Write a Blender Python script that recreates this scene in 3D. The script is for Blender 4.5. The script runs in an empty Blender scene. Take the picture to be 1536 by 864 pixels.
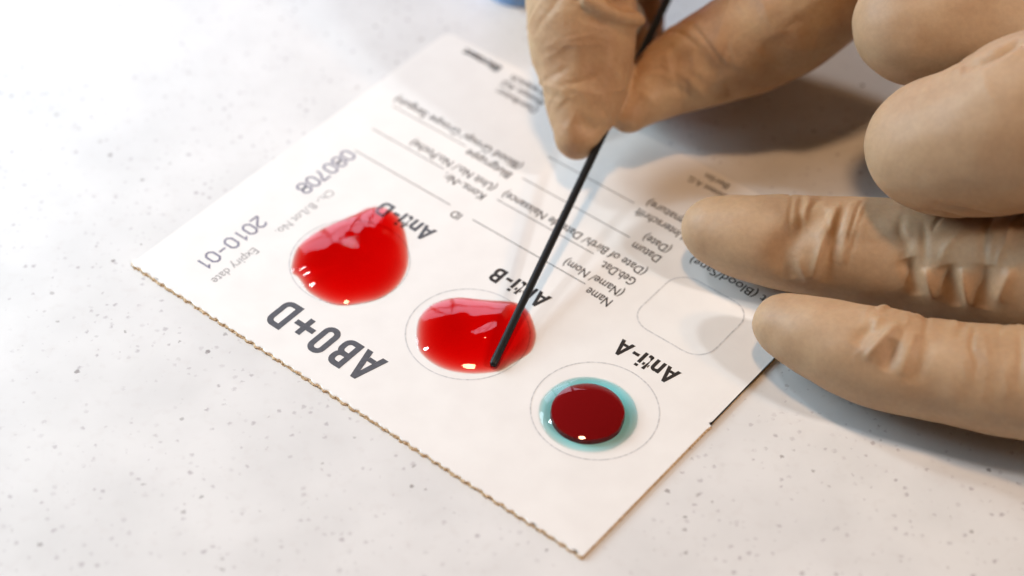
import bpy, bmesh, math, random
import numpy as np
from mathutils import Vector, Matrix

random.seed(7)
rng = np.random.default_rng(11)
S = bpy.context.scene
MM = 0.001
CARD_T = 0.55                       # card thickness in mm; the table top is z = 0

# ------------------------------------------------------------------ camera
cam = bpy.data.cameras.new('camera')
cam_o = bpy.data.objects.new('camera', cam)
S.collection.objects.link(cam_o)
S.camera = cam_o
c_right = Vector((0.99980, 0.0, 0.02005))
c_fwd = Vector((0.01427, 0.70240, -0.71164)).normalized()
c_up = c_right.cross(c_fwd)
m = Matrix((c_right, c_up, -c_fwd)).transposed().to_4x4()
m.translation = Vector((-3.8124, -244.548, 240.317 + CARD_T)) * MM
cam_o.matrix_world = m
cam.sensor_width = 36.0
cam.lens = 67.79
cam.clip_start = 0.01
cam.clip_end = 50.0
cam.dof.use_dof = True
cam.dof.focus_distance = 0.324
cam.dof.aperture_fstop = 9.0

# ------------------------------------------------------------------ render / view
S.render.engine = 'CYCLES'
S.cycles.use_denoising = True
S.cycles.transparent_max_bounces = 24
S.cycles.max_bounces = 10
S.cycles.caustics_reflective = False
S.cycles.caustics_refractive = False
S.cycles.sample_clamp_indirect = 6.0
S.view_settings.view_transform = 'Standard'
S.view_settings.look = 'None'
S.view_settings.gamma = 1.0
S.view_settings.exposure = 0.02
S.view_settings.use_curve_mapping = False

# ------------------------------------------------------------------ light
w = bpy.data.worlds.new('World')
S.world = w
w.use_nodes = True
bg = w.node_tree.nodes['Background']
bg.inputs['Color'].default_value = (1.0, 0.80, 0.66, 1)
bg.inputs['Strength'].default_value = 0.035


def lamp(name, loc, target, power, color, sx, sy=None, spread=180):
    L = bpy.data.lights.new(name, 'AREA')
    L.energy = power
    L.color = color
    L.shape = 'RECTANGLE' if sy else 'DISK'
    L.size = sx
    if sy:
        L.size_y = sy
    L.spread = math.radians(spread)
    o = bpy.data.objects.new(name, L)
    S.collection.objects.link(o)
    o.location = loc
    o.rotation_euler = (Vector(target) - Vector(loc)).to_track_quat('-Z', 'Y').to_euler()
    return o


COOL = (0.69, 0.88, 1.0)
WARM = (1.0, 0.60, 0.32)
# warm ceiling lamp almost straight above
lamp('warm_ceiling_lamp', (-0.03, 0.02, 0.70), (0, -0.02, 0), 1.75, WARM, 0.075)
# daylight lamp, high, behind and to the left
lamp('daylight_lamp', (-0.42, 0.33, 0.62), (0, 0, 0), 1.2, (0.86, 0.94, 1.0), 0.07)
# weaker lamps over the right-hand side
lamp('warm_side_lamp', (0.62, -0.28, 0.50), (0, 0, 0), 1.2, WARM, 0.06)
lamp('daylight_side_lamp', (0.54, -0.26, 0.56), (0, 0, 0), 1.7, (0.88, 0.95, 1.0), 0.06)


def window(centre, cols, rows, pw, ph, gap, power, color):
    wc = Vector(centre)
    wdir = (-wc).normalized()
    wr = wdir.cross(Vector((0, 0, 1))).normalized()
    wu = wr.cross(wdir)
    for i in range(cols):
        for j in range(rows):
            p = wc + wr * ((i - (cols - 1) / 2) * (pw + gap)) + wu * ((j - (rows - 1) / 2) * (ph + gap))
            lamp('window_pane_light', p, p + wdir, power, color, pw, ph)


# low windows: one to the left, a smaller one at the back
window((-0.36, 0.14, 0.18), 3, 2, 0.09, 0.08, 0.012, 0.38, COOL)
window((-0.17, 0.78, 0.25), 3, 2, 0.16, 0.19, 0.02, 0.40, (0.82, 0.78, 1.0))

# ------------------------------------------------------------------ helpers
def nm(name):
    mt = bpy.data.materials.new(name)
    mt.use_nodes = True
    nt = mt.node_tree
    b = nt.nodes['Principled BSDF']
    return mt, nt, b


def node(nt, typ, **kw):
    n = nt.nodes.new(typ)
    for k, v in kw.items():
        if k in n.inputs:
            n.inputs[k].default_value = v
        else:
            setattr(n, k, v)
    return n


def ramp(nt, stops, interp='LINEAR'):
    n = nt.nodes.new('ShaderNodeValToRGB')
    n.color_ramp.interpolation = interp
    e = n.color_ramp.elements
    while len(e) < len(stops):
        e.new(0.5)
    for k, (p, c) in zip(e, stops):
        k.position = p
        k.color = c if len(c) == 4 else (*c, 1)
    return n


def mix(nt, fac, a, b, blend='MIX'):
    n = nt.nodes.new('ShaderNodeMix')
    n.data_type = 'RGBA'
    n.blend_type = blend
    for sock, v in ((n.inputs[0], fac), (n.inputs[6], a), (n.inputs[7], b)):
        if isinstance(v, bpy.types.NodeSocket):
            nt.links.new(v, sock)
        elif isinstance(v, (int, float)):
            sock.default_value = v
        else:
            sock.default_value = (*v, 1) if len(v) == 3 else v
    return n.outputs[2]


def link_obj(name, mesh, mat=None, parent=None):
    o = bpy.data.objects.new(name, mesh)
    S.collection.objects.link(o)
    if mat is not None:
        mesh.materials.append(mat)
    if parent is not None:
        o.parent = parent
    return o


def mesh_from(name, V, Fc, smooth=False):
    me = bpy.data.meshes.new(name)
    me.from_pydata([tuple(v) for v in V], [], [tuple(f) for f in Fc])
    me.update()
    if smooth:
        me.polygons.foreach_set('use_smooth', [True] * len(me.polygons))
    return me


def tag(o, label, cat, group=None):
    o['label'] = label
    o['category'] = cat
    if group:
        o['group'] = group


# ------------------------------------------------------------------ materials
# table: white quartz composite with dark and grey grains
M_table, nt, b = nm('speckled_white_stone')
tc = node(nt, 'ShaderNodeTexCoord')
def grains(scale, thr, soft, seed, amount):
    mp = node(nt, 'ShaderNodeMapping')
    mp.inputs['Location'].default_value = (seed, seed * 1.7, seed * 0.3)
    nt.links.new(tc.outputs['Object'], mp.inputs[0])
    wob = node(nt, 'ShaderNodeTexNoise', Scale=1900.0, Detail=1.0)
    nt.links.new(mp.outputs[0], wob.inputs['Vector'])
    ad = node(nt, 'ShaderNodeVectorMath', operation='MULTIPLY_ADD')
    nt.links.new(wob.outputs['Color'], ad.inputs[0])
    ad.inputs[1].default_value = (0.0007, 0.0007, 0.0007)
    nt.links.new(mp.outputs[0], ad.inputs[2])
    v = node(nt, 'ShaderNodeTexVoronoi', Scale=scale)
    nt.links.new(ad.outputs[0], v.inputs['Vector'])
    sep = node(nt, 'ShaderNodeSeparateColor')
    nt.links.new(v.outputs['Color'], sep.inputs[0])
    # per-grain radius: most cells have none
    rr = node(nt, 'ShaderNodeMapRange')
    rr.inputs['From Min'].default_value = 1.0 - amount
    rr.inputs['From Max'].default_value = 1.0
    rr.inputs['To Min'].default_value = 0.0
    rr.inputs['To Max'].default_value = thr
    nt.links.new(sep.outputs[0], rr.inputs[0])
    sub = node(nt, 'ShaderNodeMath', operation='SUBTRACT')
    nt.links.new(rr.outputs[0], sub.inputs[0])
    nt.links.new(v.outputs['Distance'], sub.inputs[1])
    mr = node(nt, 'ShaderNodeMapRange')
    mr.inputs['From Min'].default_value = 0.0
    mr.inputs['From Max'].default_value = soft
    nt.links.new(sub.outputs[0], mr.inputs[0])
    strength = node(nt, 'ShaderNodeMath', operation='MULTIPLY')
    nt.links.new(mr.outputs[0], strength.inputs[0])
    nt.links.new(sep.outputs[1], strength.inputs[1])
    return strength.outputs[0]
n1 = node(nt, 'ShaderNodeTexNoise', Scale=55.0, Detail=4.0)
nt.links.new(tc.outputs['Object'], n1.inputs['Vector'])
cr = ramp(nt, [(0.35, (0.665, 0.67, 0.675)), (0.65, (0.735, 0.74, 0.745))])
nt.links.new(n1.outputs['Fac'], cr.inputs[0])
n2 = node(nt, 'ShaderNodeTexNoise', Scale=420.0, Detail=3.0)
nt.links.new(tc.outputs['Object'], n2.inputs['Vector'])
cr2 = ramp(nt, [(0.55, (0, 0, 0)), (0.75, (1, 1, 1))])
nt.links.new(n2.outputs['Fac'], cr2.inputs[0])
mf = node(nt, 'ShaderNodeMath', operation='MULTIPLY')
mf.inputs[1].default_value = 0.25
nt.links.new(cr2.outputs[0], mf.inputs[0])
col = mix(nt, mf.outputs[0], cr.outputs[0], (0.60, 0.575, 0.57))
col = mix(nt, grains(760.0, 0.46, 0.25, 0.0, 0.7), col, (0.46, 0.44, 0.46))
col = mix(nt, grains(420.0, 0.24, 0.10, 3.1, 0.5), col, (0.28, 0.26, 0.26))
col = mix(nt, grains(170.0, 0.085, 0.03, 7.7, 0.55), col, (0.08, 0.07, 0.065))
nt.links.new(col, b.inputs['Base Color'])
b.inputs['Roughness'].default_value = 0.42
b.inputs['Specular IOR Level'].default_value = 0.35

# card: smooth coated white board, kraft-brown core at the cut edges
M_card, nt, b = nm('coated_white_board')
tc = node(nt, 'ShaderNodeTexCoord')
n1 = node(nt, 'ShaderNodeTexNoise', Scale=160.0, Detail=5.0)
nt.links.new(tc.outputs['Object'], n1.inputs['Vector'])
cr = ramp(nt, [(0.3, (0.80, 0.79, 0.78)), (0.7, (0.84, 0.835, 0.825))])
nt.links.new(n1.outputs['Fac'], cr.inputs[0])
nt.links.new(cr.outputs[0], b.inputs['Base Color'])
b.inputs['Roughness'].default_value = 0.38
b.inputs['Specular IOR Level'].default_value = 0.4
bp = node(nt, 'ShaderNodeBump', Strength=0.06, Distance=0.0001)
n3 = node(nt, 'ShaderNodeTexNoise', Scale=900.0, Detail=3.0)
nt.links.new(tc.outputs['Object'], n3.inputs['Vector'])
nt.links.new(n3.outputs['Fac'], bp.inputs['Height'])
nt.links.new(bp.outputs[0], b.inputs['Normal'])

M_core, nt, b = nm('brown_board_core')
tc = node(nt, 'ShaderNodeTexCoord')
n1 = node(nt, 'ShaderNodeTexNoise', Scale=2600.0, Detail=3.0)
nt.links.new(tc.outputs['Object'], n1.inputs['Vector'])
cr = ramp(nt, [(0.35, (0.42, 0.26, 0.13)), (0.65, (0.74, 0.55, 0.36))])
nt.links.new(n1.outputs['Fac'], cr.inputs[0])
nt.links.new(cr.outputs[0], b.inputs['Base Color'])
b.inputs['Roughness'].default_value = 0.9


def ink(name, c, rough=0.5):
    mt, nt, b = nm(name)
    tc = node(nt, 'ShaderNodeTexCoord')
    n1 = node(nt, 'ShaderNodeTexNoise', Scale=1500.0, Detail=2.0)
    nt.links.new(tc.outputs['Object'], n1.inputs['Vector'])
    cr = ramp(nt, [(0.3, tuple(x * 0.85 for x in c)), (0.7, tuple(min(1, x * 1.2) for x in c))])
    nt.links.new(n1.outputs['Fac'], cr.inputs[0])
    nt.links.new(cr.outputs[0], b.inputs['Base Color'])
    b.inputs['Roughness'].default_value = rough
    return mt


M_black = ink('black_ink', (0.020, 0.017, 0.016))
M_slate = ink('slate_ink', (0.075, 0.080, 0.095))
M_text = ink('form_ink', (0.035, 0.030, 0.030))
M_grey = ink('pale_grey_ink', (0.30, 0.29, 0.30))
M_ring = ink('ring_ink', (0.60, 0.60, 0.61))
M_date = ink('date_stamp_ink', (0.17, 0.165, 0.24))


def liquid(name, absorb_col, density, ior=1.37, body=None, body_amount=0.5):
    mt = bpy.data.materials.new(name)
    mt.use_nodes = True
    nt = mt.node_tree
    nt.nodes.clear()
    out = node(nt, 'ShaderNodeOutputMaterial')
    tr = node(nt, 'ShaderNodeBsdfTransparent')
    gl = node(nt, 'ShaderNodeBsdfGlossy', Roughness=0.01)
    fr = node(nt, 'ShaderNodeFresnel', IOR=ior)
    mx = node(nt, 'ShaderNodeMixShader')
    geo = node(nt, 'ShaderNodeNewGeometry')
    front = node(nt, 'ShaderNodeMath', operation='SUBTRACT')
    front.inputs[0].default_value = 1.0
    nt.links.new(geo.outputs['Backfacing'], front.inputs[1])
    fm = node(nt, 'ShaderNodeMath', operation='MULTIPLY')
    nt.links.new(fr.outputs[0], fm.inputs[0])
    nt.links.new(front.outputs[0], fm.inputs[1])
    nt.links.new(fm.outputs[0], mx.inputs[0])
    if body is None:
        nt.links.new(tr.outputs[0], mx.inputs[1])
    else:                                   # cells in suspension scatter some light back
        df = node(nt, 'ShaderNodeBsdfDiffuse')
        df.inputs['Color'].default_value = (*body, 1)
        mb = node(nt, 'ShaderNodeMixShader')
        mb.inputs[0].default_value = body_amount
        nt.links.new(tr.outputs[0], mb.inputs[1])
        nt.links.new(df.outputs[0], mb.inputs[2])
        nt.links.new(mb.outputs[0], mx.inputs[1])
    nt.links.new(gl.outputs[0], mx.inputs[2])
    nt.links.new(mx.outputs[0], out.inputs['Surface'])
    va = node(nt, 'ShaderNodeVolumeAbsorption', Density=density)
    va.inputs['Color'].default_value = (*absorb_col, 1)
    nt.links.new(va.outputs[0], out.inputs['Volume'])
    return mt


M_blood = liquid('bright_blood', (0.966, 0.06, 0.03), 2200.0)
M_dark_blood = liquid('dark_blood', (0.998, 0.06, 0.07), 1400.0, body=(0.36, 0.008, 0.010), body_amount=0.45)
M_reagent = liquid('cyan_reagent', (0.34, 0.90, 0.95), 760.0)

M_stick, nt, b = nm('black_plastic')
b.inputs['Base Color'].default_value = (0.008, 0.009, 0.011, 1)
b.inputs['Roughness'].default_value = 0.42
b.inputs['Specular IOR Level'].default_value = 0.25
tc = node(nt, 'ShaderNodeTexCoord')
n1 = node(nt, 'ShaderNodeTexNoise', Scale=1200.0, Detail=4.0)
nt.links.new(tc.outputs['Object'], n1.inputs['Vector'])
bp = node(nt, 'ShaderNodeBump', Strength=0.25, Distance=0.0002)
nt.links.new(n1.outputs['Fac'], bp.inputs['Height'])
nt.links.new(bp.outputs[0], b.inputs['Normal'])


def glove_mat(name, c0, c1, c2, bump):
    mt, nt, b = nm(name)
    tc = node(nt, 'ShaderNodeTexCoord')
    n1 = node(nt, 'ShaderNodeTexNoise', Scale=120.0, Detail=4.0, Roughness=0.55)
    nt.links.new(tc.outputs['Object'], n1.inputs['Vector'])
    cr = ramp(nt, [(0.34, c0), (0.5, c1), (0.66, c2)])
    nt.links.new(n1.outputs['Fac'], cr.inputs[0])
    n2 = node(nt, 'ShaderNodeTexNoise', Scale=1100.0, Detail=3.0, Roughness=0.6)
    nt.links.new(tc.outputs['Object'], n2.inputs['Vector'])
    cr2 = ramp(nt, [(0.30, (0.93, 0.92, 0.91)), (0.70, (1.04, 1.03, 1.02))])
    nt.links.new(n2.outputs['Fac'], cr2.inputs[0])
    col = mix(nt, 1.0, cr.outputs[0], cr2.outputs[0], 'MULTIPLY')
    nt.links.new(col, b.inputs['Base Color'])
    b.inputs['Roughness'].default_value = 0.54
    b.inputs['Specular IOR Level'].default_value = 0.4
    b.inputs['Subsurface Weight'].default_value = 0.18
    b.inputs['Subsurface Radius'].default_value = (1.0, 0.45, 0.22)
    b.inputs['Subsurface Scale'].default_value = 0.0012
    n3 = node(nt, 'ShaderNodeTexNoise', Scale=650.0, Detail=5.0, Roughness=0.6)
    nt.links.new(tc.outputs['Object'], n3.inputs['Vector'])
    bp = node(nt, 'ShaderNodeBump', Strength=bump, Distance=0.0004)
    nt.links.new(n3.outputs['Fac'], bp.inputs['Height'])
    nt.links.new(bp.outputs[0], b.inputs['Normal'])
    return mt


M_glove_r = glove_mat('worn_latex', (0.40, 0.225, 0.115), (0.46, 0.28, 0.15), (0.50, 0.325, 0.18), 0.35)
M_glove_l = glove_mat('smooth_latex', (0.43, 0.268, 0.152), (0.465, 0.298, 0.172), (0.50, 0.328, 0.192), 0.12)

# ------------------------------------------------------------------ table
V = [(-0.9, -0.45, 0), (0.9, -0.45, 0), (0.9, 1.0, 0), (-0.9, 1.0, 0)]
V += [(x, y, -0.03) for x, y, z in V]
table = link_obj('table_top', mesh_from('table_top', V, [(0, 1, 2, 3), (7, 6, 5, 4), (0, 4, 5, 1), (1, 5, 6, 2), (2, 6, 7, 3), (3, 7, 4, 0)]), M_table)
table['kind'] = 'structure'

# ------------------------------------------------------------------ card (local frame: u along the torn edge, v away; mm)
CU, CV = 50.0, 43.2
CARD_W, CARD_H = 100.0, 86.33
card = bpy.data.objects.new('blood_group_card', None)
S.collection.objects.link(card)
card.rotation_euler = (0, 0, -math.atan2(0.6261, 0.7797))
card.empty_display_size = 0.01
tag(card, 'white printed blood group test card lying on the speckled table', 'test card')
cth, sth = math.cos(card.rotation_euler.z), math.sin(card.rotation_euler.z)


def cl(u, v, z):          # card-local metres
    return ((u - CU) * MM, (v - CV) * MM, z * MM)


def cw(u, v):             # card mm -> world mm
    x, y = u - CU, v - CV
    return (x * cth - y * sth, x * sth + y * cth)


out = []
# torn perforated front edge: small uneven nubs
pitch = 2.15
u = 0.0
k = 0
while u < CARD_W - 0.3:
    a = 0.10 + 0.14 * random.random()
    g = -0.04 - 0.10 * random.random()
    p = pitch * (0.92 + 0.16 * random.random())
    for du, vv in ((0.0, g), (0.14, -a * 0.2), (0.30, a * 0.8), (0.52, a), (0.68, a * 0.7), (0.82, -a * 0.1)):
        if u + du * p < CARD_W - 0.1:
            out.append((u + du * p, -vv))
    u += p
NICK = 34.6
out += [(CARD_W + 0.05, 0.0), (CARD_W + 0.12, NICK - 1.6), (CARD_W + 0.25, NICK - 0.8), (CARD_W + 0.26, NICK - 0.3), (CARD_W - 0.35, NICK), (CARD_W - 0.05, NICK + 0.5)]
def corner(cu, cv, r, a0):
    return [(cu + r * math.cos(a0 + t * math.pi / 12), cv + r * math.sin(a0 + t * math.pi / 12)) for t in range(7)]
out += corner(CARD_W - 2.0, CARD_H - 2.0, 2.0, 0)
out += corner(2.0, CARD_H - 2.0, 2.0, math.pi / 2)
out += [(0.0, 40.0), (0.0, 1.2), (-0.5, 0.5)]
n = len(out)
bm = bmesh.new()
layers = []
for z, ins in ((CARD_T, 0.0), (CARD_T - 0.10, 0.0), (CARD_T - 0.13, -0.03), (CARD_T * 0.5, -0.10), (0.08, -0.05), (0.0, 0.0)):
    ring = []
    for i, (uu, vv) in enumerate(out):
        jit = (-0.18 - 0.42 * random.random()) * (1 - z / CARD_T) ** 0.5 if (vv < 0.45 and z < CARD_T - 0.05) else 0.0
        flare = 0.26 * (1 - z / CARD_T) if uu > CARD_W - 0.6 else 0.0
        d = Vector((CU - uu, CV - vv)).normalized()
        ring.append(bm.verts.new(cl(uu + d.x * ins + flare, vv + d.y * ins + jit, z)))
    layers.append(ring)
top = bm.faces.new(layers[0])
bm.faces.new(list(reversed(layers[-1])))
for li in range(len(layers) - 1):
    for i in range(n):
        f = bm.faces.new((layers[li][i], layers[li + 1][i], layers[li + 1][(i + 1) % n], layers[li][(i + 1) % n]))
        f.material_index = 0 if li == 0 else 1
bmesh.ops.triangulate(bm, faces=[f for f in bm.faces if len(f.verts) > 4])
bmesh.ops.recalc_face_normals(bm, faces=bm.faces)
me = bpy.data.meshes.new('card_board')
bm.to_mesh(me)
bm.free()
board = link_obj('card_board', me, M_card, card)
me.materials.append(M_core)

Z_INK = CARD_T + 0.02


def text(body, u, v, cap, length, mat, rot=180, bold=0.0, name='printed_text'):
    """u, v: start of the baseline; rot 180 reads towards -u, rot 270 reads towards -v."""
    c = bpy.data.curves.new('text', 'FONT')
    c.body = body
    c.size = 1.0
    c.offset = bold
    c.resolution_u = 4
    o = bpy.data.objects.new('text', c)
    S.collection.objects.link(o)
    dg = bpy.context.evaluated_depsgraph_get()
    me = bpy.data.meshes.new_from_object(o.evaluated_get(dg))
    bpy.data.objects.remove(o)
    P = np.empty(len(me.vertices) * 3)
    me.vertices.foreach_get('co', P)
    P = P.reshape(-1, 3)
    x0, x1 = P[:, 0].min(), P[:, 0].max()
    sx = length / (x1 - x0)
    sy = cap / (0.694 + 2 * bold)
    X = (P[:, 0] - x0) * sx
    Y = P[:, 1] * sy
    if rot == 180:
        U, Vv = u - X, v - Y
    else:
        U, Vv = u + Y, v - X
    Q = np.stack([(U - CU) * MM, (Vv - CV) * MM, np.full(len(P), Z_INK * MM)], 1)
    me.vertices.foreach_set('co', Q.ravel())
    me.update()
    me.materials.clear()
    return link_obj(name, me, mat, card)


def strip(points, width, mat, name, closed=False):
    P = [Vector(p) for p in points]
    N = len(P)
    L, Rr = [], []
    for i in range(N):
        if closed:
            a, b_, c_ = P[i - 1], P[i], P[(i + 1) % N]
        else:
            a, b_, c_ = P[max(i - 1, 0)], P[i], P[min(i + 1, N - 1)]
        d0 = (b_ - a).normalized() if (b_ - a).length > 1e-9 else (c_ - b_).normalized()
        d1 = (c_ - b_).normalized() if (c_ - b_).length > 1e-9 else d0
        n0, n1_ = Vector((-d0.y, d0.x)), Vector((-d1.y, d1.x))
        mn = (n0 + n1_).normalized()
        k_ = width / 2 / max(mn.dot(n0), 0.5)
        L.append(b_ + mn * k_)
        Rr.append(b_ - mn * k_)
    V, Fc = [], []
    for a, b_ in zip(L, Rr):
        V += [cl(a.x, a.y, Z_INK), cl(b_.x, b_.y, Z_INK)]
    for i in range(N if closed else N - 1):
        j = (i + 1) % N
        Fc.append((2 * i, 2 * i + 1, 2 * j + 1, 2 * j))
    return V, Fc


def stroke_obj(lines, width, mat, name):
    V, Fc = [], []
    for pts, closed in lines:
        v, f = strip(pts, width, mat, name, closed)
        Fc += [tuple(i + len(V) for i in q) for q in f]
        V += v
    return link_obj(name, mesh_from(name, V, Fc), mat, card)


R_C = 10.66
for cu_, cv_ in ((29.2, 24.8), (56.4, 24.75), (83.6, 24.85)):
    stroke_obj([([(cu_ + R_C * math.cos(a * math.pi / 48), cv_ + R_C * math.sin(a * math.pi / 48)) for a in range(96)], True)], 0.26, M_ring, 'printed_ring')
sq = []
for qx, qy, a0 in ((91.1 - 4, 60.5 - 4, 0), (75.5 + 4, 60.5 - 4, 90), (75.5 + 4, 45.1 + 4, 180), (91.1 - 4, 45.1 + 4, 270)):
    for t in range(9):
        a = math.radians(a0 + t * 11.25)
        sq.append((qx + 4 * math.cos(a), qy + 4 * math.sin(a)))
stroke_obj([(sq, True)], 0.30, M_ring, 'printed_frame')

# big condensed lettering drawn as even strokes
def arc(cx, cy, rx, ry, a0, a1, n=7):
    return [(cx + rx * math.cos(math.radians(a0 + (a1 - a0) * t / (n - 1))), cy + ry * math.sin(math.radians(a0 + (a1 - a0) * t / (n - 1)))) for t in range(n)]


def rrect(x0, x1, y0, y1, rr, rl=0.0):
    p = arc(x1 - rr, y0 + rr, rr, rr, -90, 0) + arc(x1 - rr, y1 - rr, rr, rr, 0, 90)
    if rl > 0:
        p += arc(x0 + rl, y1 - rl, rl, rl, 90, 180) + arc(x0 + rl, y0 + rl, rl, rl, 180, 270)
    else:
        p += [(x0, y1), (x0, y0)]
    return p


def glyph(ch, w_, h, s):
    """list of (points, closed) centre lines and of filled polygons, cap height h, stroke s"""
    k = s / 2
    if ch == 'A':
        t = s * 1.12
        f = 0.27
        xa = w_ / 2
        polys = [[(0, 0), (t, 0), (xa + t * 0.42, h), (xa - t * 0.42, h)],
                 [(w_ - t, 0), (w_, 0), (xa + t * 0.42, h), (xa - t * 0.30, h * 0.93)]]
        xi = (xa - t * 0.42) * f + t * 0.9
        polys.append([(xi, h * f - k), (w_ - xi, h * f - k), (w_ - xi - s * 0.1, h * f + k * 0.8), (xi + s * 0.1, h * f + k * 0.8)])
        return [], polys
    if ch == 'B':
        return [(rrect(k, w_ - k, k, h * 0.5 + k * 0.35, h * 0.17), True), (rrect(k, w_ * 0.96 - k, h * 0.5 + k * 0.36, h - k, h * 0.16), True)], []
    if ch == 'D':
        return [(rrect(k, w_ - k, k, h - k, min(w_ - s, h) * 0.46), True)], []
    if ch == '0':
        r_ = (w_ - s) / 2 * 0.98
        return [(rrect(k, w_ - k, k, h - k, r_, r_), True)], []
    if ch == '+':
        return [([(w_ / 2, 0), (w_ / 2, h)], False), ([(0, h / 2), (w_ / 2 - k, h / 2)], False), ([(w_ / 2 + k, h / 2), (w_, h / 2)], False)], []
    if ch == '-':
        return [([(0, h * 0.38), (w_, h * 0.38)], False)], []
    if ch == 'n':
        x = h * 0.74
        return [([(k, 0), (k, x)], False), ([(k, x - s * 0.9)] + arc(w_ - k - w_ * 0.3, x - k - w_ * 0.3 + 0.02, w_ * 0.3, w_ * 0.3, 95, 0) + [(w_ - k, 0)], False)], []
    if ch == 't':
        x = h * 0.74
        c = w_ * 0.42
        return [([(c, h * 0.95), (c, s * 0.95)] + arc(c + s * 0.6, s * 1.05, s * 0.6, s * 0.58, 185, 270, 4) + [(w_, k)], False), ([(0, x - k), (c - k, x - k)], False), ([(c + k, x - k), (w_, x - k)], False)], []
    if ch == 'i':
        return [([(w_ / 2, 0), (w_ / 2, h * 0.74)], False), ([(w_ / 2, h * 0.84), (w_ / 2, h)], False)], []


def lettering(items, u0, vbase, h, s, mat):
    """items: (char, x, width, y offset, height)"""
    for ch, x, w_, y0, hh in items:
        lines, polys = glyph(ch, w_, hh, s)
        V, Fc = [], []
        lift = 0.0
        for pts, closed in lines:
            v, f = strip([(u0 - x - px, vbase - y0 - py) for px, py in pts], s, mat, 'x', closed)
            Fc += [tuple(i + len(V) for i in reversed(q)) for q in f]
            V += [(a, b_, c + lift * MM) for a, b_, c in v]
            lift += 0.003
        for pl in polys:
            Fc.append(tuple(range(len(V), len(V) + len(pl))))
            V += [cl(u0 - x - px, vbase - y0 - py, Z_INK + lift) for px, py in pl]
            lift += 0.003
        link_obj('printed_letter', mesh_from('printed_letter', V, Fc), mat, card)


lettering([('A', 0.0, 4.7, 0, 6.55), ('B', 5.35, 3.5, 0, 6.55), ('0', 10.05, 3.4, -0.1, 6.75), ('+', 14.25, 4.2, 0.95, 4.2), ('D', 19.3, 3.7, 0, 6.55)], 50.4, 11.15, 6.55, 1.12, M_slate)
ANTI = [('A', 0.0, 2.75, 0, 3.65), ('n', 3.0, 1.95, 0, 3.65), ('t', 5.15, 1.3, 0, 3.65), ('i', 6.75, 0.7, 0, 3.65), ('-', 7.85, 1.3, 0, 3.65)]
lettering(ANTI + [('A', 9.6, 2.75, 0, 3.65)], 89.9, 40.75, 3.65, 0.66, M_black)
lettering(ANTI + [('B', 9.75, 2.1, 0, 3.65)], 62.3, 40.75, 3.65, 0.66, M_black)
lettering(ANTI + [('D', 9.9, 2.5, 0, 3.65)], 36.1, 40.7, 3.6, 0.66, M_slate)
for body, u, v, cap, length in (
        ('Name', 70.9, 47.0, 2.1, 5.2), ('(Name/ Nom)', 71.1, 50.15, 2.0, 12.7),
        ('Geb.Dat.', 71.1, 53.9, 2.1, 7.4), ('(Date of Birth/ Date de Naissance)', 71.1, 57.0, 2.0, 32.2),
        ('Datum', 71.1, 61.35, 2.0, 6.0), ('(Date)', 71.1, 64.4, 2.0, 5.6),
        ('Unterschrift', 71.1, 69.0, 2.0, 10.8), ('(Signature)', 71.1, 72.2, 2.0, 10.5),
        ('ID', 36.9, 46.95, 1.85, 2.0), ('Kons.-Nr.', 36.8, 53.9, 2.0, 9.6),
        ('(Unit No./ No.Poche)', 36.8, 57.0, 2.0, 20.3), ('Blutgruppe', 36.8, 61.55, 2.0, 10.6),
        ('(Blood Group/ Groupe Sanguin)', 36.8, 64.7, 2.0, 31.0),
        ('Distributor:', 29.0, 79.2, 1.8, 9.9), ('Biotest AG', 28.6, 81.8, 1.8, 10.0), ('Dreieich', 28.4, 84.2, 1.8, 9.6),
        ('Biotest A.G.', 71.0, 82.3, 1.5, 8.6), ('Berlin', 69.7, 85.0, 1.6, 5.2)):
    text(body, u, v, cap, length, M_text, bold=0.010)
text('Blut (Blood/Sang)', 94.5, 65.1, 2.0, 19.2, M_black, bold=0.008)
text('Biotest', 15.6, 84.6, 2.1, 9.3, M_black, bold=0.036)
text('Expiry date', 13.6, 16.4, 1.75, 10.6, M_grey, rot=270)
text('Ch.- B./Lot No.', 13.6, 36.4, 1.7, 14.4, M_grey, rot=270)
for v, u0, u1 in ((47.0, 39.0, 64.7), (54.0, 39.0, 61.2), (61.55, 38.9, 63.7), (69.4, 38.8, 58.9),
                  (47.35, 10.0, 33.4), (54.1, 8.4, 26.2), (61.65, 7.0, 25.3)):
    stroke_obj([([(u0, v + 0.12), (u1, v + 0.12)], False)], 0.17, M_text, 'printed_rule')

# stamped numbers: chamfered strokes, reading towards -v with the tops towards +u
def octo(x0, x1, y0, y1, c):
    return [(x0 + c, y0), (x1 - c, y0), (x1, y0 + c), (x1, y1 - c), (x1 - c, y1), (x0 + c, y1), (x0, y1 - c), (x0, y0 + c)]
GL = {
    '0': [(octo(0, 1.7, 0, 2.8, 0.55), True)],
    '8': [(octo(0, 1.7, 1.45, 2.8, 0.45), True), (octo(0, 1.7, 0, 1.38, 0.45), True)],
    '1': [([(0.25, 2.2), (0.85, 2.8), (0.85, 0)], False), ([(0.2, 0.0), (1.5, 0.0)], False)],
    '7': [([(0, 2.8), (1.7, 2.8), (1.7, 2.4), (0.7, 0.9), (0.7, 0)], False)],
    '2': [([(0, 2.25), (0.5, 2.8), (1.2, 2.8), (1.7, 2.3), (1.7, 1.8), (0, 0.3), (0, 0.0), (1.75, 0.0)], False)],
    '-': [([(0.1, 1.4), (1.6, 1.4)], False)],
}
GL['1'] = [([(0.25, 2.2), (0.85, 2.8), (0.85, 0)], False)]
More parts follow.
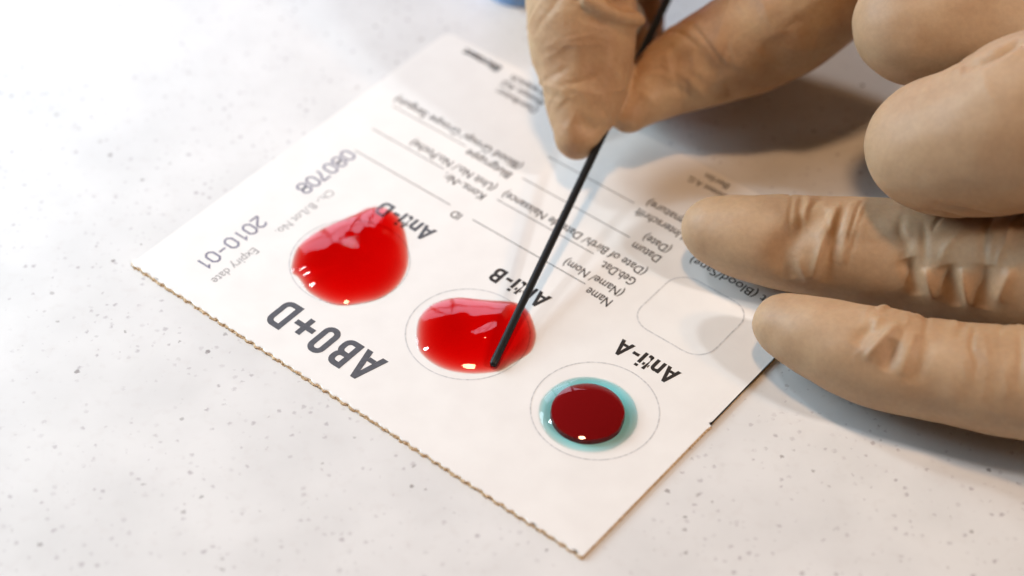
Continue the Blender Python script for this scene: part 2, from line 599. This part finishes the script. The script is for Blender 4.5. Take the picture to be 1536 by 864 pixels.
for body, v0, v1 in (('2010-01', 22.6, 6.9), ('080708', 46.4, 32.8)):
    pit = (v0 - v1 - 1.75) / (len(body) - 1)
    for i, ch in enumerate(body):
        lines = [([(8.5 + y, v0 - i * pit - x) for x, y in pts], c) for pts, c in GL[ch]]
        stroke_obj(lines, 0.40, M_date, 'stamped_digit')

# ------------------------------------------------------------------ liquids
def spline_closed(P, n):
    P = np.array(P, float)
    N = len(P)
    o = []
    for i in range(n):
        t = i / n * N
        k = int(t) % N
        f = t - int(t)
        p0, p1, p2, p3 = P[k - 1], P[k], P[(k + 1) % N], P[(k + 2) % N]
        o.append(0.5 * ((2 * p1) + (-p0 + p2) * f + (2 * p0 - 5 * p1 + 4 * p2 - p3) * f * f + (-p0 + 3 * p1 - 3 * p2 + p3) * f ** 3))
    return np.array(o)


def drop(name, outline, H, edge, mat, bumps=lambda x, y: 0 * x, z0=0.035, na=160, nr=64, power=2.0, height=None, shape=0.5, shift=0.0):
    """Sessile drop: outline in card mm; height H with a rounded rim of width edge."""
    O = np.array([cw(*p) for p in spline_closed(outline, na)])
    C = O.mean(0) + np.array([0.0, shift])
    ts = 1 - (1 - np.linspace(0, 1, nr + 1)) ** 1.0
    ts = np.sin(ts * math.pi / 2)          # finer near the rim
    V, Fc = [], []
    rad = np.linalg.norm(O - C, axis=1)
    XY, Z = [], []
    for t in ts[1:]:
        P = C + (O - C) * t
        d = (1 - t) * rad
        q = np.clip(d / edge, 0, 1)
        prof = (1 - (1 - q) ** power) ** shape
        XY.append(P)
        if height is None:
            Z.append(H * prof + bumps(P[:, 0], P[:, 1]) * np.clip(q, 0, 1) ** 1.5)
        else:
            Z.append(height(P[:, 0], P[:, 1]) * np.minimum(1.0, d / 0.12))
    zc = float(height(C[0:1], C[1:2])[0]) if height is not None else H + float(np.asarray(bumps(C[0:1], C[1:2])).ravel()[0])
    base = CARD_T + z0
    V.append((C[0] * MM, C[1] * MM, (base + zc) * MM))
    for P, zz in zip(XY, Z):
        V += [(x * MM, y * MM, (base + max(h, 0.0)) * MM) for (x, y), h in zip(P, zz)]
    for i in range(na):
        Fc.append((0, 1 + i, 1 + (i + 1) % na))
    for r in range(nr - 1):
        a, b_ = 1 + r * na, 1 + (r + 1) * na
        for i in range(na):
            j = (i + 1) % na
            Fc.append((a + i, b_ + i, b_ + j, a + j))
    nb = len(V)
    last = 1 + (nr - 1) * na
    V += [(V[last + i][0], V[last + i][1], (base - 0.008) * MM) for i in range(na)]
    for i in range(na):
        j = (i + 1) % na
        Fc.append((last + i, nb + i, nb + j, last + j))
    V.append((C[0] * MM, C[1] * MM, (base - 0.008) * MM))
    for i in range(na):
        Fc.append((nb + na, nb + (i + 1) % na, nb + i))
    me = mesh_from(name, V, Fc, True)
    bm = bmesh.new()
    bm.from_mesh(me)
    bmesh.ops.recalc_face_normals(bm, faces=bm.faces)
    bm.to_mesh(me)
    bm.free()
    return link_obj(name, me, mat)


def g(x, y, cx, cy, sx, sy=None, ang=0.0):
    sy = sy or sx
    ca, sa = math.cos(ang), math.sin(ang)
    dx, dy = x - cx, y - cy
    a = (dx * ca + dy * sa) / sx
    b_ = (-dx * sa + dy * ca) / sy
    return np.exp(-(a * a + b_ * b_))


OUT_D = [(22.7, 16.6), (19.7, 21.3), (19.4, 26.0), (20.3, 30.2), (21.6, 34.2), (22.6, 37.6), (24.8, 39.3), (28.2, 39.1), (32.0, 36.6), (36.4, 32.4), (38.7, 28.9), (39.8, 25.1), (39.4, 21.3), (37.6, 18.2), (35.3, 15.6), (32.3, 14.6), (28.6, 14.6), (25.2, 15.9)]
OUT_B = [(51.8, 16.9), (48.7, 20.3), (47.3, 23.3), (47.4, 26.6), (49.4, 30.1), (53.8, 33.0), (57.7, 35.6), (60.6, 35.7), (63.6, 33.8), (65.9, 31.6), (67.3, 28.7), (67.2, 26.3), (66.7, 24.1), (66.1, 21.6), (64.3, 19.3), (61.7, 17.2), (58.5, 15.8), (54.9, 15.7)]
TIP = cw(64.4, 21.8)




def bumps_d(x, y):
    return 2.0 * (0.22 * g(x, y, *cw(23.0, 26.5), 1.5, 4.0, 0.35) - 0.26 * g(x, y, *cw(26.0, 28.5), 1.4, 2.6, 0.5)
            + 0.22 * g(x, y, *cw(29.0, 32.5), 1.5, 3.0, 0.9) - 0.16 * g(x, y, *cw(33.0, 29.5), 2.0)
            + 0.04 * np.sin(x * 1.0 + y * 0.6) * np.sin(y * 0.9 - 0.8))


def bumps_b(x, y):
    d = np.hypot(x - TIP[0], y - TIP[1])
    return 1.7 * (0.42 * np.exp(-d / 1.7) + 0.24 * g(x, y, *cw(60.5, 26.5), 0.9, 4.5, 2.2)
            - 0.20 * g(x, y, *cw(57.8, 26.5), 1.4, 4.0, 2.2)
            + 0.20 * g(x, y, *cw(51.5, 25.5), 1.4, 4.5, 0.4) - 0.12 * g(x, y, *cw(54.5, 25.0), 1.8)
            + 0.03 * np.sin(x * 1.0 - y * 0.8) * np.sin(y * 1.1 + 0.4))


drop_d = o = drop('blood_drop', OUT_D, 2.0, 11.5, M_blood, bumps_d, shape=0.9, shift=-1.2)
tag(o, 'large bright red blood drop with tiny bubbles, spreading under the word Anti-D', 'blood drop', 'blood drops on the card')
o = drop('blood_drop', OUT_B, 1.9, 10.5, M_blood, bumps_b, shape=0.9, shift=-1.0)
tag(o, 'bright red blood drop being stirred by the black stick in the middle ring', 'blood drop', 'blood drops on the card')

# a few air bubbles clustered on the left drop
M_film = liquid('bubble_film', (1, 1, 1), 0.0, 1.6)
M_film.node_tree.nodes.remove([n for n in M_film.node_tree.nodes if n.type == 'VOLUME_ABSORPTION'][0])
DP = np.array([v.co for v in drop_d.data.vertices]) / MM
for k, (du, dv, r_) in enumerate(((0.0, 0.0, 0.55), (0.95, -0.35, 0.42), (0.2, -1.05, 0.48), (-0.7, -0.75, 0.32), (1.15, -1.25, 0.30), (0.35, 0.95, 0.36), (-0.65, 0.55, 0.26), (1.4, 0.35, 0.22), (-0.2, -1.9, 0.26))):
    bx, by = cw(27.2 + du, 27.6 + dv)
    top_ = DP[np.hypot(DP[:, 0] - bx, DP[:, 1] - by) < 0.7][:, 2].max()
    bm = bmesh.new()
    r_ *= 1.45
    bmesh.ops.create_uvsphere(bm, u_segments=20, v_segments=10, radius=r_ * MM)
    for v in bm.verts:
        v.co.z = max(v.co.z * 0.45, -0.1 * r_ * MM)
        v.co += Vector((bx, by, top_ + 0.03)) * MM
    me = bpy.data.meshes.new('bubble')
    bm.to_mesh(me)
    bm.free()
    me.polygons.foreach_set('use_smooth', [True] * len(me.polygons))
    link_obj('bubble', me, M_film, drop_d)

OUT_R = [(83.3 + 8.2 * math.cos(a * math.pi / 9) * (1 + 0.012 * math.sin(2 * a)), 23.4 + 8.2 * math.sin(a * math.pi / 9)) for a in range(18)]
OUT_A = [(83.43 + 6.15 * math.cos(a * math.pi / 9) * (1 + 0.012 * math.cos(3 * a)), 23.0 + 6.15 * math.sin(a * math.pi / 9)) for a in range(18)]
RC = cw(83.3, 23.4)


def lens(x, y):
    q = np.clip(np.hypot(x - RC[0], y - RC[1]) / 8.35, 0, 1)
    return 1.95 * np.clip(1 - q ** 2.1, 0, 1) ** 0.75


o = drop('reagent_drop', OUT_R, 1.75, 7.6, M_reagent, height=lens)
tag(o, 'clear cyan reagent drop forming a pale ring around the dark red blood', 'reagent drop')
o = drop('blood_drop', OUT_A, 1.75, 7.4, M_dark_blood, z0=0.06, height=lens)
tag(o, 'small round dark red blood drop inside the cyan reagent near Anti-A', 'blood drop', 'blood drops on the card')

# ------------------------------------------------------------------ stirring stick
A = Vector((-2.1, -26.0, 0.75 + CARD_T))
B = Vector((17.3, 22.5, 9.6 + CARD_T))
ax = (B - A).normalized()
sx_ = ax.cross(Vector((0, 0, 1))).normalized()
sy_ = sx_.cross(ax)
V, Fc = [], []
prof = [(-0.55, 0.10), (-0.52, 0.42), (-0.38, 0.66), (-0.15, 0.82), (0.2, 0.9), (1.0, 0.93), (3.0, 0.90), (12.0, 0.88), (40.0, 0.93), (70.0, 1.02), (112.0, 1.08), (113.0, 0.9)]
nseg = 24
for s_, r_ in prof:
    for k in range(nseg):
        a = 2 * math.pi * k / nseg
        rr = 0.82 * r_ * (1.0 - 0.10 * (abs(math.cos(a)) > 0.96))       # a shallow mould groove on both sides
        p = A + ax * s_ + sx_ * (rr * math.cos(a)) + sy_ * (rr * 0.86 * math.sin(a))
        V.append(p * MM)
for i in range(len(prof) - 1):
    for k in range(nseg):
        k2 = (k + 1) % nseg
        Fc.append((i * nseg + k, i * nseg + k2, (i + 1) * nseg + k2, (i + 1) * nseg + k))
Fc.append(tuple(reversed(range(nseg))))
Fc.append(tuple((len(prof) - 1) * nseg + k for k in range(nseg)))
me = mesh_from('stirring_stick', V, Fc, True)
stick = link_obj('stirring_stick', me, M_stick)
tag(stick, 'thin black plastic stirring stick held between gloved fingers, tip in the blood', 'stirring stick')

# ------------------------------------------------------------------ gloved hands
def catmull(P, n):
    P = np.array(P, float)
    P = np.vstack([2 * P[0] - P[1], P, 2 * P[-1] - P[-2]])
    o = []
    N = len(P) - 3
    for i in range(n):
        t = i / (n - 1) * N
        k = min(int(t), N - 1)
        f = t - k
        p0, p1, p2, p3 = P[k:k + 4]
        o.append(0.5 * ((2 * p1) + (-p0 + p2) * f + (2 * p0 - 5 * p1 + 4 * p2 - p3) * f * f + (-p0 + 3 * p1 - 3 * p2 + p3) * f ** 3))
    return np.array(o)


def limb(VV, FF, pts, n=60, seg=40, flat=1.0, cap0=1.0, cap1=1.0):
    """closed tapered tube with rounded ends, in world mm; pts = (x, y, z above card, r)"""
    C = catmull(pts, n)
    for _ in range(7):                      # even out curvature along the finger
        C[1:-1] = 0.25 * C[:-2] + 0.5 * C[1:-1] + 0.25 * C[2:]
    C[:, 2] += CARD_T
    Pc, r = C[:, :3], np.maximum(C[:, 3], 0.2)
    T = np.gradient(Pc, axis=0)
    T /= np.linalg.norm(T, axis=1)[:, None]
    rings = []
    def frame(t):
        sx = np.cross(t, [0, 0, 1.0]); sx /= np.linalg.norm(sx)
        return sx, np.cross(sx, t)
    # rounded tip: the first part of the path closes like an ellipsoid
    r0 = r[0]
    ext = np.linspace(0, 1, 22)[:-1] ** 1.6
    Pt = [Pc[0] - T[0] * r0 * 1.02 * cap0 * (1 - e) for e in ext]
    Pall = np.vstack([Pt, Pc])
    rall = np.concatenate([np.full(len(Pt), r0), r])
    Tall = np.vstack([np.repeat(T[:1], len(Pt), 0), T])
    sl = np.concatenate([[0], np.cumsum(np.linalg.norm(np.diff(Pall, axis=0), axis=1))])
    Lc = r0 * 1.5 * cap0
    q = np.clip(sl / Lc, 0, 1)
    rall = rall * np.maximum((1 - (1 - q) ** 2.3) ** (1 / 2.1), 0.03)
    for i in range(len(Pall)):
        rings.append((Pall[i], Tall[i], rall[i]))
    for q in (0.82, 0.6, 0.35, 0.12):
        a = math.acos(q)
        rings.append((Pc[-1] + T[-1] * r[-1] * math.sin(a) * cap1, T[-1], r[-1] * math.cos(a)))
    base = len(VV)
    for p, t, rr in rings:
        sx, sy = frame(t)
        for k in range(seg):
            a = 2 * math.pi * k / seg
            VV.append(p + sx * rr * math.cos(a) + sy * rr * flat * math.sin(a))
    for i in range(len(rings) - 1):
        for k in range(seg):
            k2 = (k + 1) % seg
            FF.append((base + i * seg + k, base + i * seg + k2, base + (i + 1) * seg + k2, base + (i + 1) * seg + k))
    FF.append(tuple(base + k for k in reversed(range(seg))))
    FF.append(tuple(base + (len(rings) - 1) * seg + k for k in range(seg)))


def waves(P, n, wl0, wl1, seed):
    r = np.random.default_rng(seed)
    o = np.zeros(len(P))
    for _ in range(n):
        d = r.normal(size=3); d /= np.linalg.norm(d)
        wl = math.exp(r.uniform(math.log(wl0), math.log(wl1)))
        o += np.sin(P @ d * (2 * math.pi / wl) + r.uniform(0, 6.28)) * wl / wl1
    return o / math.sqrt(n)


def glove(name, limbs, folds, mat, voxel, lump, seed, smooth=24):
    VV, FF = [], []
    for kw in limbs:
        limb(VV, FF, **kw)
    me = mesh_from(name, VV, FF)
    o = bpy.data.objects.new(name, me)
    S.collection.objects.link(o)
    md = o.modifiers.new('remesh', 'REMESH')
    md.mode = 'VOXEL'
    md.voxel_size = voxel
    md.use_smooth_shade = True
    sm = o.modifiers.new('smooth', 'SMOOTH')
    sm.factor = 0.5
    sm.iterations = smooth
    dg = bpy.context.evaluated_depsgraph_get()
    me2 = bpy.data.meshes.new_from_object(o.evaluated_get(dg))
    bpy.data.objects.remove(o)
    N = len(me2.vertices)
    P = np.empty(N * 3); me2.vertices.foreach_get('co', P); P = P.reshape(-1, 3)
    Nn = np.empty(N * 3); me2.vertices.foreach_get('normal', Nn); Nn = Nn.reshape(-1, 3)
    disp = lump * waves(P, 24, 3.0, 14.0, seed)
    for poly, amp, wid in folds:
        Q = np.array(poly, float)
        if len(Q) > 2:
            Q = catmull(Q, 24)
        c, rad = Q.mean(0), np.linalg.norm(Q - Q.mean(0), axis=1).max() + 4 * wid
        idx = np.where(np.linalg.norm(P - c, axis=1) < rad)[0]
        if len(idx) == 0:
            continue
        X = P[idx]
        best = np.full(len(idx), 1e9)
        tt = np.zeros(len(idx))
        for i in range(len(Q) - 1):
            a, b_ = Q[i], Q[i + 1]
            ab = b_ - a
            t = np.clip(((X - a) @ ab) / (ab @ ab + 1e-9), 0, 1)
            d = np.linalg.norm(X - a - t[:, None] * ab, axis=1)
            k = d < best
            best[k] = d[k]
            tt[k] = (i + t[k]) / (len(Q) - 1)
        taper = np.sin(np.clip(tt, 0.0, 1.0) * math.pi) ** 0.6
        prof = np.exp(-(best / wid) ** 2) if amp < 0 else np.exp(-(np.sqrt(best ** 2 + 0.04) / wid) ** 1.25)
        disp[idx] += 1.35 * amp * prof * (0.1 + 0.9 * taper)
    P = P + Nn * disp[:, None]
    P[:, 2] = np.maximum(P[:, 2], 0.05)
    me2.vertices.foreach_set('co', (P * MM).ravel())
    me2.update()
    me2.polygons.foreach_set('use_smooth', [True] * len(me2.polygons))
    me2.materials.clear()
    me2.name = name
    return link_obj(name, me2, mat)


LOWER_FINGER = [(46.8, -22.7, 7.4, 5.85), (51.3, -26.0, 8.3, 6.96), (56.9, -29.6, 9.0, 7.88), (62.9, -32.7, 9.8, 8.35), (68.9, -34.6, 10.2, 8.22), (74.5, -37.0, 11.3, 8.6), (81.4, -38.9, 12.2, 9.1), (90.8, -42.0, 14.5, 9.6), (104, -45, 19, 11)]
UPPER_FINGER = [(36.9, -0.9, 8.4, 6.6), (42.7, -3.6, 9.2, 7.63), (48.3, -4.9, 9.6, 8.41), (55.0, -6.3, 10.0, 8.84), (62.7, -8.1, 10.8, 9.37), (71.3, -10.8, 12.0, 9.97), (79.3, -14.6, 14.0, 10.30), (85.7, -17.7, 16.0, 10.52), (95.3, -22.6, 20.0, 10.64), (108, -27, 26, 12)]
BENT_FINGER = [(70.2, -6.8, 34.0, 12.1), (74.0, -8.3, 36.0, 12.5), (78.6, -9.4, 39.0, 13.5), (84.4, -9.5, 42.0, 14.7), (94, -9.4, 43.0, 15), (108, -12, 38, 15)]
RAISED_THUMB = [(71.0, 22.2, 36.5, 11.6), (78.5, 22.1, 38.0, 12.5), (85.9, 20.1, 38.0, 13.0), (96.9, 14.5, 38.0, 13.87), (110, 4, 36, 15)]
PINCH_FINGER = [(12.8, 22.8, 9.8, 4.8), (13.5, 26.9, 12.0, 6.84), (14.1, 30.9, 15.0, 8.08), (13.7, 35.7, 19.0, 9.6), (13.3, 39.6, 23.2, 10.2), (13.1, 44.5, 27.5, 10.1), (13.7, 49.0, 32.5, 10.3), (17.1, 58.0, 39.0, 10.7), (27, 76, 47, 12)]
PINCH_THUMB = [(22.6, 27.9, 10.4, 3.7), (27.7, 33.9, 12.0, 6.57), (33.3, 36.7, 14.0, 8.19), (39.9, 38.2, 17.0, 9.41), (46.6, 39.8, 20.0, 10.37), (53.7, 42.8, 25.0, 11.81), (60.1, 51.0, 31.0, 13.0), (62.8, 64.0, 37.0, 14.0), (58, 80, 42, 15)]
FOLDS_L = [
    ([(55.6, -5.5, 19.9), (53.8, -10.0, 18.8), (52.3, -13.4, 15.2), (51.7, -14.5, 10.9)], 1.0, 0.9),
    ([(53.9, -5.8, 19.6), (49.6, -9.4, 18.1), (46.5, -12.0, 14.5), (48.6, -13.7, 10.1)], -0.9, 2.2),
    ([(56.4, -6.6, 20.0), (54.8, -10.9, 18.6), (53.8, -13.4, 16.1), (53.3, -14.9, 10.7)], -0.6, 1.4),
    ([(48.6, -12.9, 14.1), (51.2, -14.4, 10.2)], 0.5, 0.9),
    ([(59.7, -3.9, 19.9), (57.3, -10.3, 19.6), (56.0, -14.9, 14.8)], 0.4, 1.6),
    ([(68.7, -19.1, 18.4), (69.3, -20.2, 17.2), (70.6, -21.6, 13.9)], 0.8, 0.9),
    ([(74.0, -21.2, 20.6), (74.6, -22.9, 18.5), (75.8, -24.4, 15.0)], 0.8, 0.9),
    ([(81.2, -24.3, 23.8), (80.3, -25.3, 21.7), (79.5, -26.1, 17.9)], 0.7, 1.0),
    ([(66.0, -17.0, 18.6), (66.7, -18.5, 17.0), (68.2, -20.3, 13.3)], -0.8, 1.3),
    ([(71.7, -20.0, 20.1), (72.6, -21.8, 18.1), (74.2, -23.5, 14.0)], -0.9, 1.4),
    ([(77.4, -22.2, 22.5), (77.4, -24.2, 19.8), (77.8, -25.3, 15.5)], -0.7, 1.6),
    ([(62.7, -31.8, 19.0), (59.4, -35.0, 17.9), (56.9, -36.8, 15.3)], 0.8, 0.8),
    ([(64.9, -33.8, 19.4), (63.3, -38.1, 17.9), (62.1, -40.2, 15.4)], 0.7, 0.8),
    ([(61.5, -35.2, 18.6), (60.8, -37.1, 17.5), (60.0, -39.2, 15.1)], -0.8, 1.2),
    ([(58.8, -31.2, 18.3), (57.2, -33.0, 17.7), (55.6, -34.7, 16.3)], -0.5, 1.4),
    ([(60.1, -30.0, 18.4), (58.3, -32.6, 18.1)], 0.5, 0.8),
    ([(66.2, -35.3, 19.5), (65.0, -39.0, 18.1), (64.0, -41.5, 14.6)], -0.6, 1.4),
    ([(76.3, -42.1, 24.0), (75.9, -47.3, 21.3), (77.1, -49.7, 14.0)], 0.7, 1.2),
    ([(74.4, -43.1, 22.8), (74.2, -46.6, 20.5), (75.1, -48.9, 15.0)], -0.7, 1.6),
    ([(69.1, -40.9, 20.3), (68.6, -43.2, 18.1), (68.8, -45.2, 13.8)], 0.5, 1.4),
    ([(71.3, -42.4, 21.2), (71.1, -45.1, 18.8), (71.5, -46.8, 14.1)], -0.5, 1.6),
    ([(70.7, -6.4, 50.1), (75.0, -7.4, 54.2), (79.4, -5.6, 56.0)], -1.3, 1.3),
    ([(69.2, -5.0, 48.2), (73.1, -8.0, 52.8), (78.6, -8.3, 56.4)], 0.5, 1.2),
    ([(66.2, -14.0, 26.7), (70.5, -18.0, 29.6), (78.6, -13.5, 25.2)], -0.5, 0.7),
    ([(67.8, -18.5, 32.4), (72.9, -19.8, 32.6), (79.4, -19.8, 31.8)], -0.4, 0.7),
]
FOLDS_R = [
    ([(6.4, 29.6, 17.6), (8.7, 25.6, 18.6), (10.5, 23.7, 17.9)], 0.4, 1.4),
    ([(16.3, 29.7, 26.9), (15.6, 26.8, 23.1), (14.8, 23.9, 19.4)], -0.5, 2.5),
    ([(18.1, 30.2, 26.5), (17.9, 26.7, 21.7), (16.6, 22.9, 17.1)], 0.35, 1.5),
    ([(9.1, 30.8, 25.9), (10.4, 28.1, 23.6), (10.0, 26.0, 20.6)], -0.35, 2.2),
    ([(11.8, 21.2, 15.3), (14.2, 20.4, 14.5), (16.1, 20.4, 13.0)], -0.4, 1.4),
    ([(10.0, 20.0, 13.1), (11.5, 20.8, 14.8), (13.2, 21.0, 15.5)], 0.35, 1.2),
    ([(14.7, 33.7, 32.4), (17.6, 33.4, 30.9), (20.5, 34.3, 28.7), (22.8, 36.6, 26.5)], 1.3, 1.0),
    ([(16.7, 34.0, 32.2), (19.8, 34.9, 30.4), (22.5, 37.2, 28.2)], -0.9, 2.0),
    ([(41.4, 30.5, 12.8), (40.1, 29.1, 15.5), (38.4, 28.9, 17.6)], -0.7, 1.4),
    ([(29.3, 31.8, 19.7), (31.2, 31.8, 20.7), (33.3, 31.2, 21.3)], -0.5, 2.0),
    ([(35.7, 33.2, 24.6), (38.8, 30.5, 23.0), (42.2, 29.3, 20.9)], 0.5, 2.0),
    ([(33.5, 32.5, 22.8), (36.2, 29.9, 21.0), (38.5, 29.0, 18.5)], -0.45, 1.8),
    ([(27.3, 27.0, 13.1), (25.9, 27.4, 15.1), (24.3, 28.2, 16.0)], 0.4, 1.3),
    ([(46.4, 31.1, 26.5), (47.9, 29.8, 22.1), (49.8, 31.2, 15.9)], -0.35, 2.6),
    ([(50.9, 31.5, 29.2), (53.1, 30.3, 24.9), (55.3, 32.3, 18.8)], 0.3, 2.4),
]



def fine_creases(pts, t0, t1, n, amp, wid, seed, span=(20, 160), slant=0.5):
    """short thin creases across a finger between the fractions t0 and t1 of its length"""
    r = random.Random(seed)
    C = catmull(pts, 200)
    C[:, 2] += CARD_T
    o = []
    for _ in range(n):
        t = r.uniform(t0, t1)
        a0 = r.uniform(span[0], span[1] - 25)
        a1 = a0 + r.uniform(25, 80)
        sl = r.uniform(-slant, slant)
        poly = []
        for k in range(6):
            f = k / 5
            i = min(198, max(1, int((t + sl * 0.08 * (f - 0.5) + r.uniform(-0.004, 0.004)) * 199)))
            T = C[i + 1, :3] - C[i - 1, :3]
            T /= np.linalg.norm(T)
            sx = np.cross(T, [0, 0, 1.0])
            sx /= np.linalg.norm(sx)
            sy = np.cross(sx, T)
            a = math.radians(a0 + (a1 - a0) * f)
            poly.append(tuple(C[i, :3] + C[i, 3] * (sx * math.cos(a) + sy * math.sin(a))))
        o.append((poly, amp * r.choice((1, 1, -1)) * r.uniform(0.5, 1.2), wid * r.uniform(0.7, 1.4)))
    return o


FOLDS_L += fine_creases(LOWER_FINGER, 0.28, 0.46, 16, 0.22, 0.45, 1)
FOLDS_L += fine_creases(LOWER_FINGER, 0.55, 0.85, 16, 0.22, 0.6, 2)
FOLDS_L += fine_creases(UPPER_FINGER, 0.20, 0.42, 16, 0.22, 0.45, 3)
FOLDS_L += fine_creases(UPPER_FINGER, 0.50, 0.80, 18, 0.25, 0.6, 4)
FOLDS_L += fine_creases(BENT_FINGER, 0.0, 0.6, 8, 0.15, 0.8, 5)
FOLDS_R += fine_creases(PINCH_FINGER, 0.02, 0.6, 40, 0.20, 0.5, 6, (-40, 220), 1.6)
FOLDS_R += fine_creases(PINCH_THUMB, 0.05, 0.6, 34, 0.20, 0.55, 7, (-40, 220), 1.6)
left = glove('gloved_hand', [
    dict(pts=LOWER_FINGER),
    dict(pts=UPPER_FINGER),
    dict(pts=BENT_FINGER),
    dict(pts=RAISED_THUMB),
    dict(pts=[(108, -40, 22, 12), (117, -28, 28, 17), (120, -12, 32, 19), (118, 4, 32, 16)], flat=0.8),
    dict(pts=[(118, -20, 31, 20), (140, -16, 36, 22), (165, -10, 42, 23), (195, 0, 50, 24)], flat=0.8),
], FOLDS_L, M_glove_l, 0.36, 0.15, 3)
tag(left, 'tan gloved hand pressing two fingers on the card edge at the right', 'gloved hand', 'gloved hands')

right = glove('gloved_hand', [
    dict(pts=PINCH_FINGER),
    dict(pts=PINCH_THUMB),
    dict(pts=[(13.5, 32.9, 32.6, 1.2), (15.3, 32.7, 31.6, 1.35), (17.8, 32.8, 30.2, 1.45), (20.6, 33.8, 28.2, 1.45), (22.9, 36.0, 26.2, 1.3), (24.0, 37.6, 24.6, 1.1)]),
    dict(pts=[(24.6, 41.8, 5.4, 4.2), (26.2, 49.5, 5.6, 4.2), (27.0, 57.7, 6.8, 4.0), (26.5, 64.7, 9.5, 4.6), (24.0, 70, 18, 6)]),
    dict(pts=[(25.0, 51.0, 7.5, 4.8), (21.5, 53.0, 9.0, 7.0), (16.0, 57.0, 13.0, 8.2), (13.5, 64.0, 23.0, 9.2), (18.0, 74.0, 38.0, 10.19), (32, 84, 44, 11)]),
    dict(pts=[(39, 56, 6.5, 5.0), (44, 57, 7, 6.5), (50, 60, 10, 8), (56, 68, 20, 9), (52, 80, 36, 11)]),
    dict(pts=[(50, 64, 7, 5.5), (56, 66, 8, 7.5), (63, 70, 12, 8.5), (66, 77, 22, 9.5), (60, 86, 36, 11)]),
    dict(pts=[(56, 66, 7, 6), (62, 69, 8, 7.5), (70, 74, 14, 8.5), (74, 82, 26, 9.5), (66, 92, 38, 11)]),
    dict(pts=[(28, 78, 47, 12), (40, 88, 47, 17), (52, 92, 45, 18), (60, 88, 43, 15)], flat=0.8),
    dict(pts=[(44, 90, 46, 19), (56, 112, 48, 21), (72, 140, 50, 22), (90, 170, 54, 24)], flat=0.85),
], FOLDS_R, M_glove_r, 0.36, 0.2, 5)
tag(right, 'tan gloved hand pinching the black stick between finger and thumb', 'gloved hand', 'gloved hands')

# ------------------------------------------------------------------ pale blue cap shape, added as stand-in for an unclear blue patch
M_blue_standin, nt, b = nm('pale_blue_standin')
tc = node(nt, 'ShaderNodeTexCoord')
n1 = node(nt, 'ShaderNodeTexNoise', Scale=300.0, Detail=3.0)
nt.links.new(tc.outputs['Object'], n1.inputs['Vector'])
cr = ramp(nt, [(0.3, (0.17, 0.33, 0.62)), (0.7, (0.22, 0.40, 0.70))])
nt.links.new(n1.outputs['Fac'], cr.inputs[0])
nt.links.new(cr.outputs[0], b.inputs['Base Color'])
b.inputs['Roughness'].default_value = 0.45
cap = bpy.data.objects.new('blue_patch_standin', None)
S.collection.objects.link(cap)
cap.location = (3.0 * MM, 81.5 * MM, 0.0)
cap.empty_display_size = 0.005
tag(cap, 'pale blue cap-shaped stand-in for an unclear blue patch at the top edge, half hidden behind the pinching fingers', 'cap')
V, Fc = [], []
ns = 96
prof = [(0.0, 7.6, 0), (0.15, 7.8, 0), (1.6, 7.8, 0), (1.8, 7.5, 1), (9.0, 7.35, 1), (9.6, 7.1, 0), (10.0, 6.6, 0), (10.0, 0.3, 0)]
for z, r_, rib in prof:
    for k in range(ns):
        a = 2 * math.pi * k / ns
        rr = r_ + (0.22 if rib and (k % 4) < 2 else 0.0)
        V.append((rr * math.cos(a) * MM, rr * math.sin(a) * MM, (z + 0.05) * MM))
for i in range(len(prof) - 1):
    for k in range(ns):
        k2 = (k + 1) % ns
        Fc.append((i * ns + k, i * ns + k2, (i + 1) * ns + k2, (i + 1) * ns + k))
Fc.append(tuple((len(prof) - 1) * ns + k for k in range(ns)))
Fc.append(tuple(reversed(range(ns))))
link_obj('ribbed_side', mesh_from('ribbed_side', V, Fc), M_blue_standin, cap)
V, Fc = [], []
for z, r_ in ((10.05, 5.2), (10.55, 5.0), (10.6, 0.2)):
    for k in range(48):
        a = 2 * math.pi * k / 48
        V.append((r_ * math.cos(a) * MM, r_ * math.sin(a) * MM, (z + 0.05) * MM))
for i in range(2):
    for k in range(48):
        k2 = (k + 1) % 48
        Fc.append((i * 48 + k, i * 48 + k2, (i + 1) * 48 + k2, (i + 1) * 48 + k))
Fc.append(tuple(96 + k for k in range(48)))
Fc.append(tuple(reversed(range(48))))
link_obj('raised_disc', mesh_from('raised_disc', V, Fc), M_blue_standin, cap)
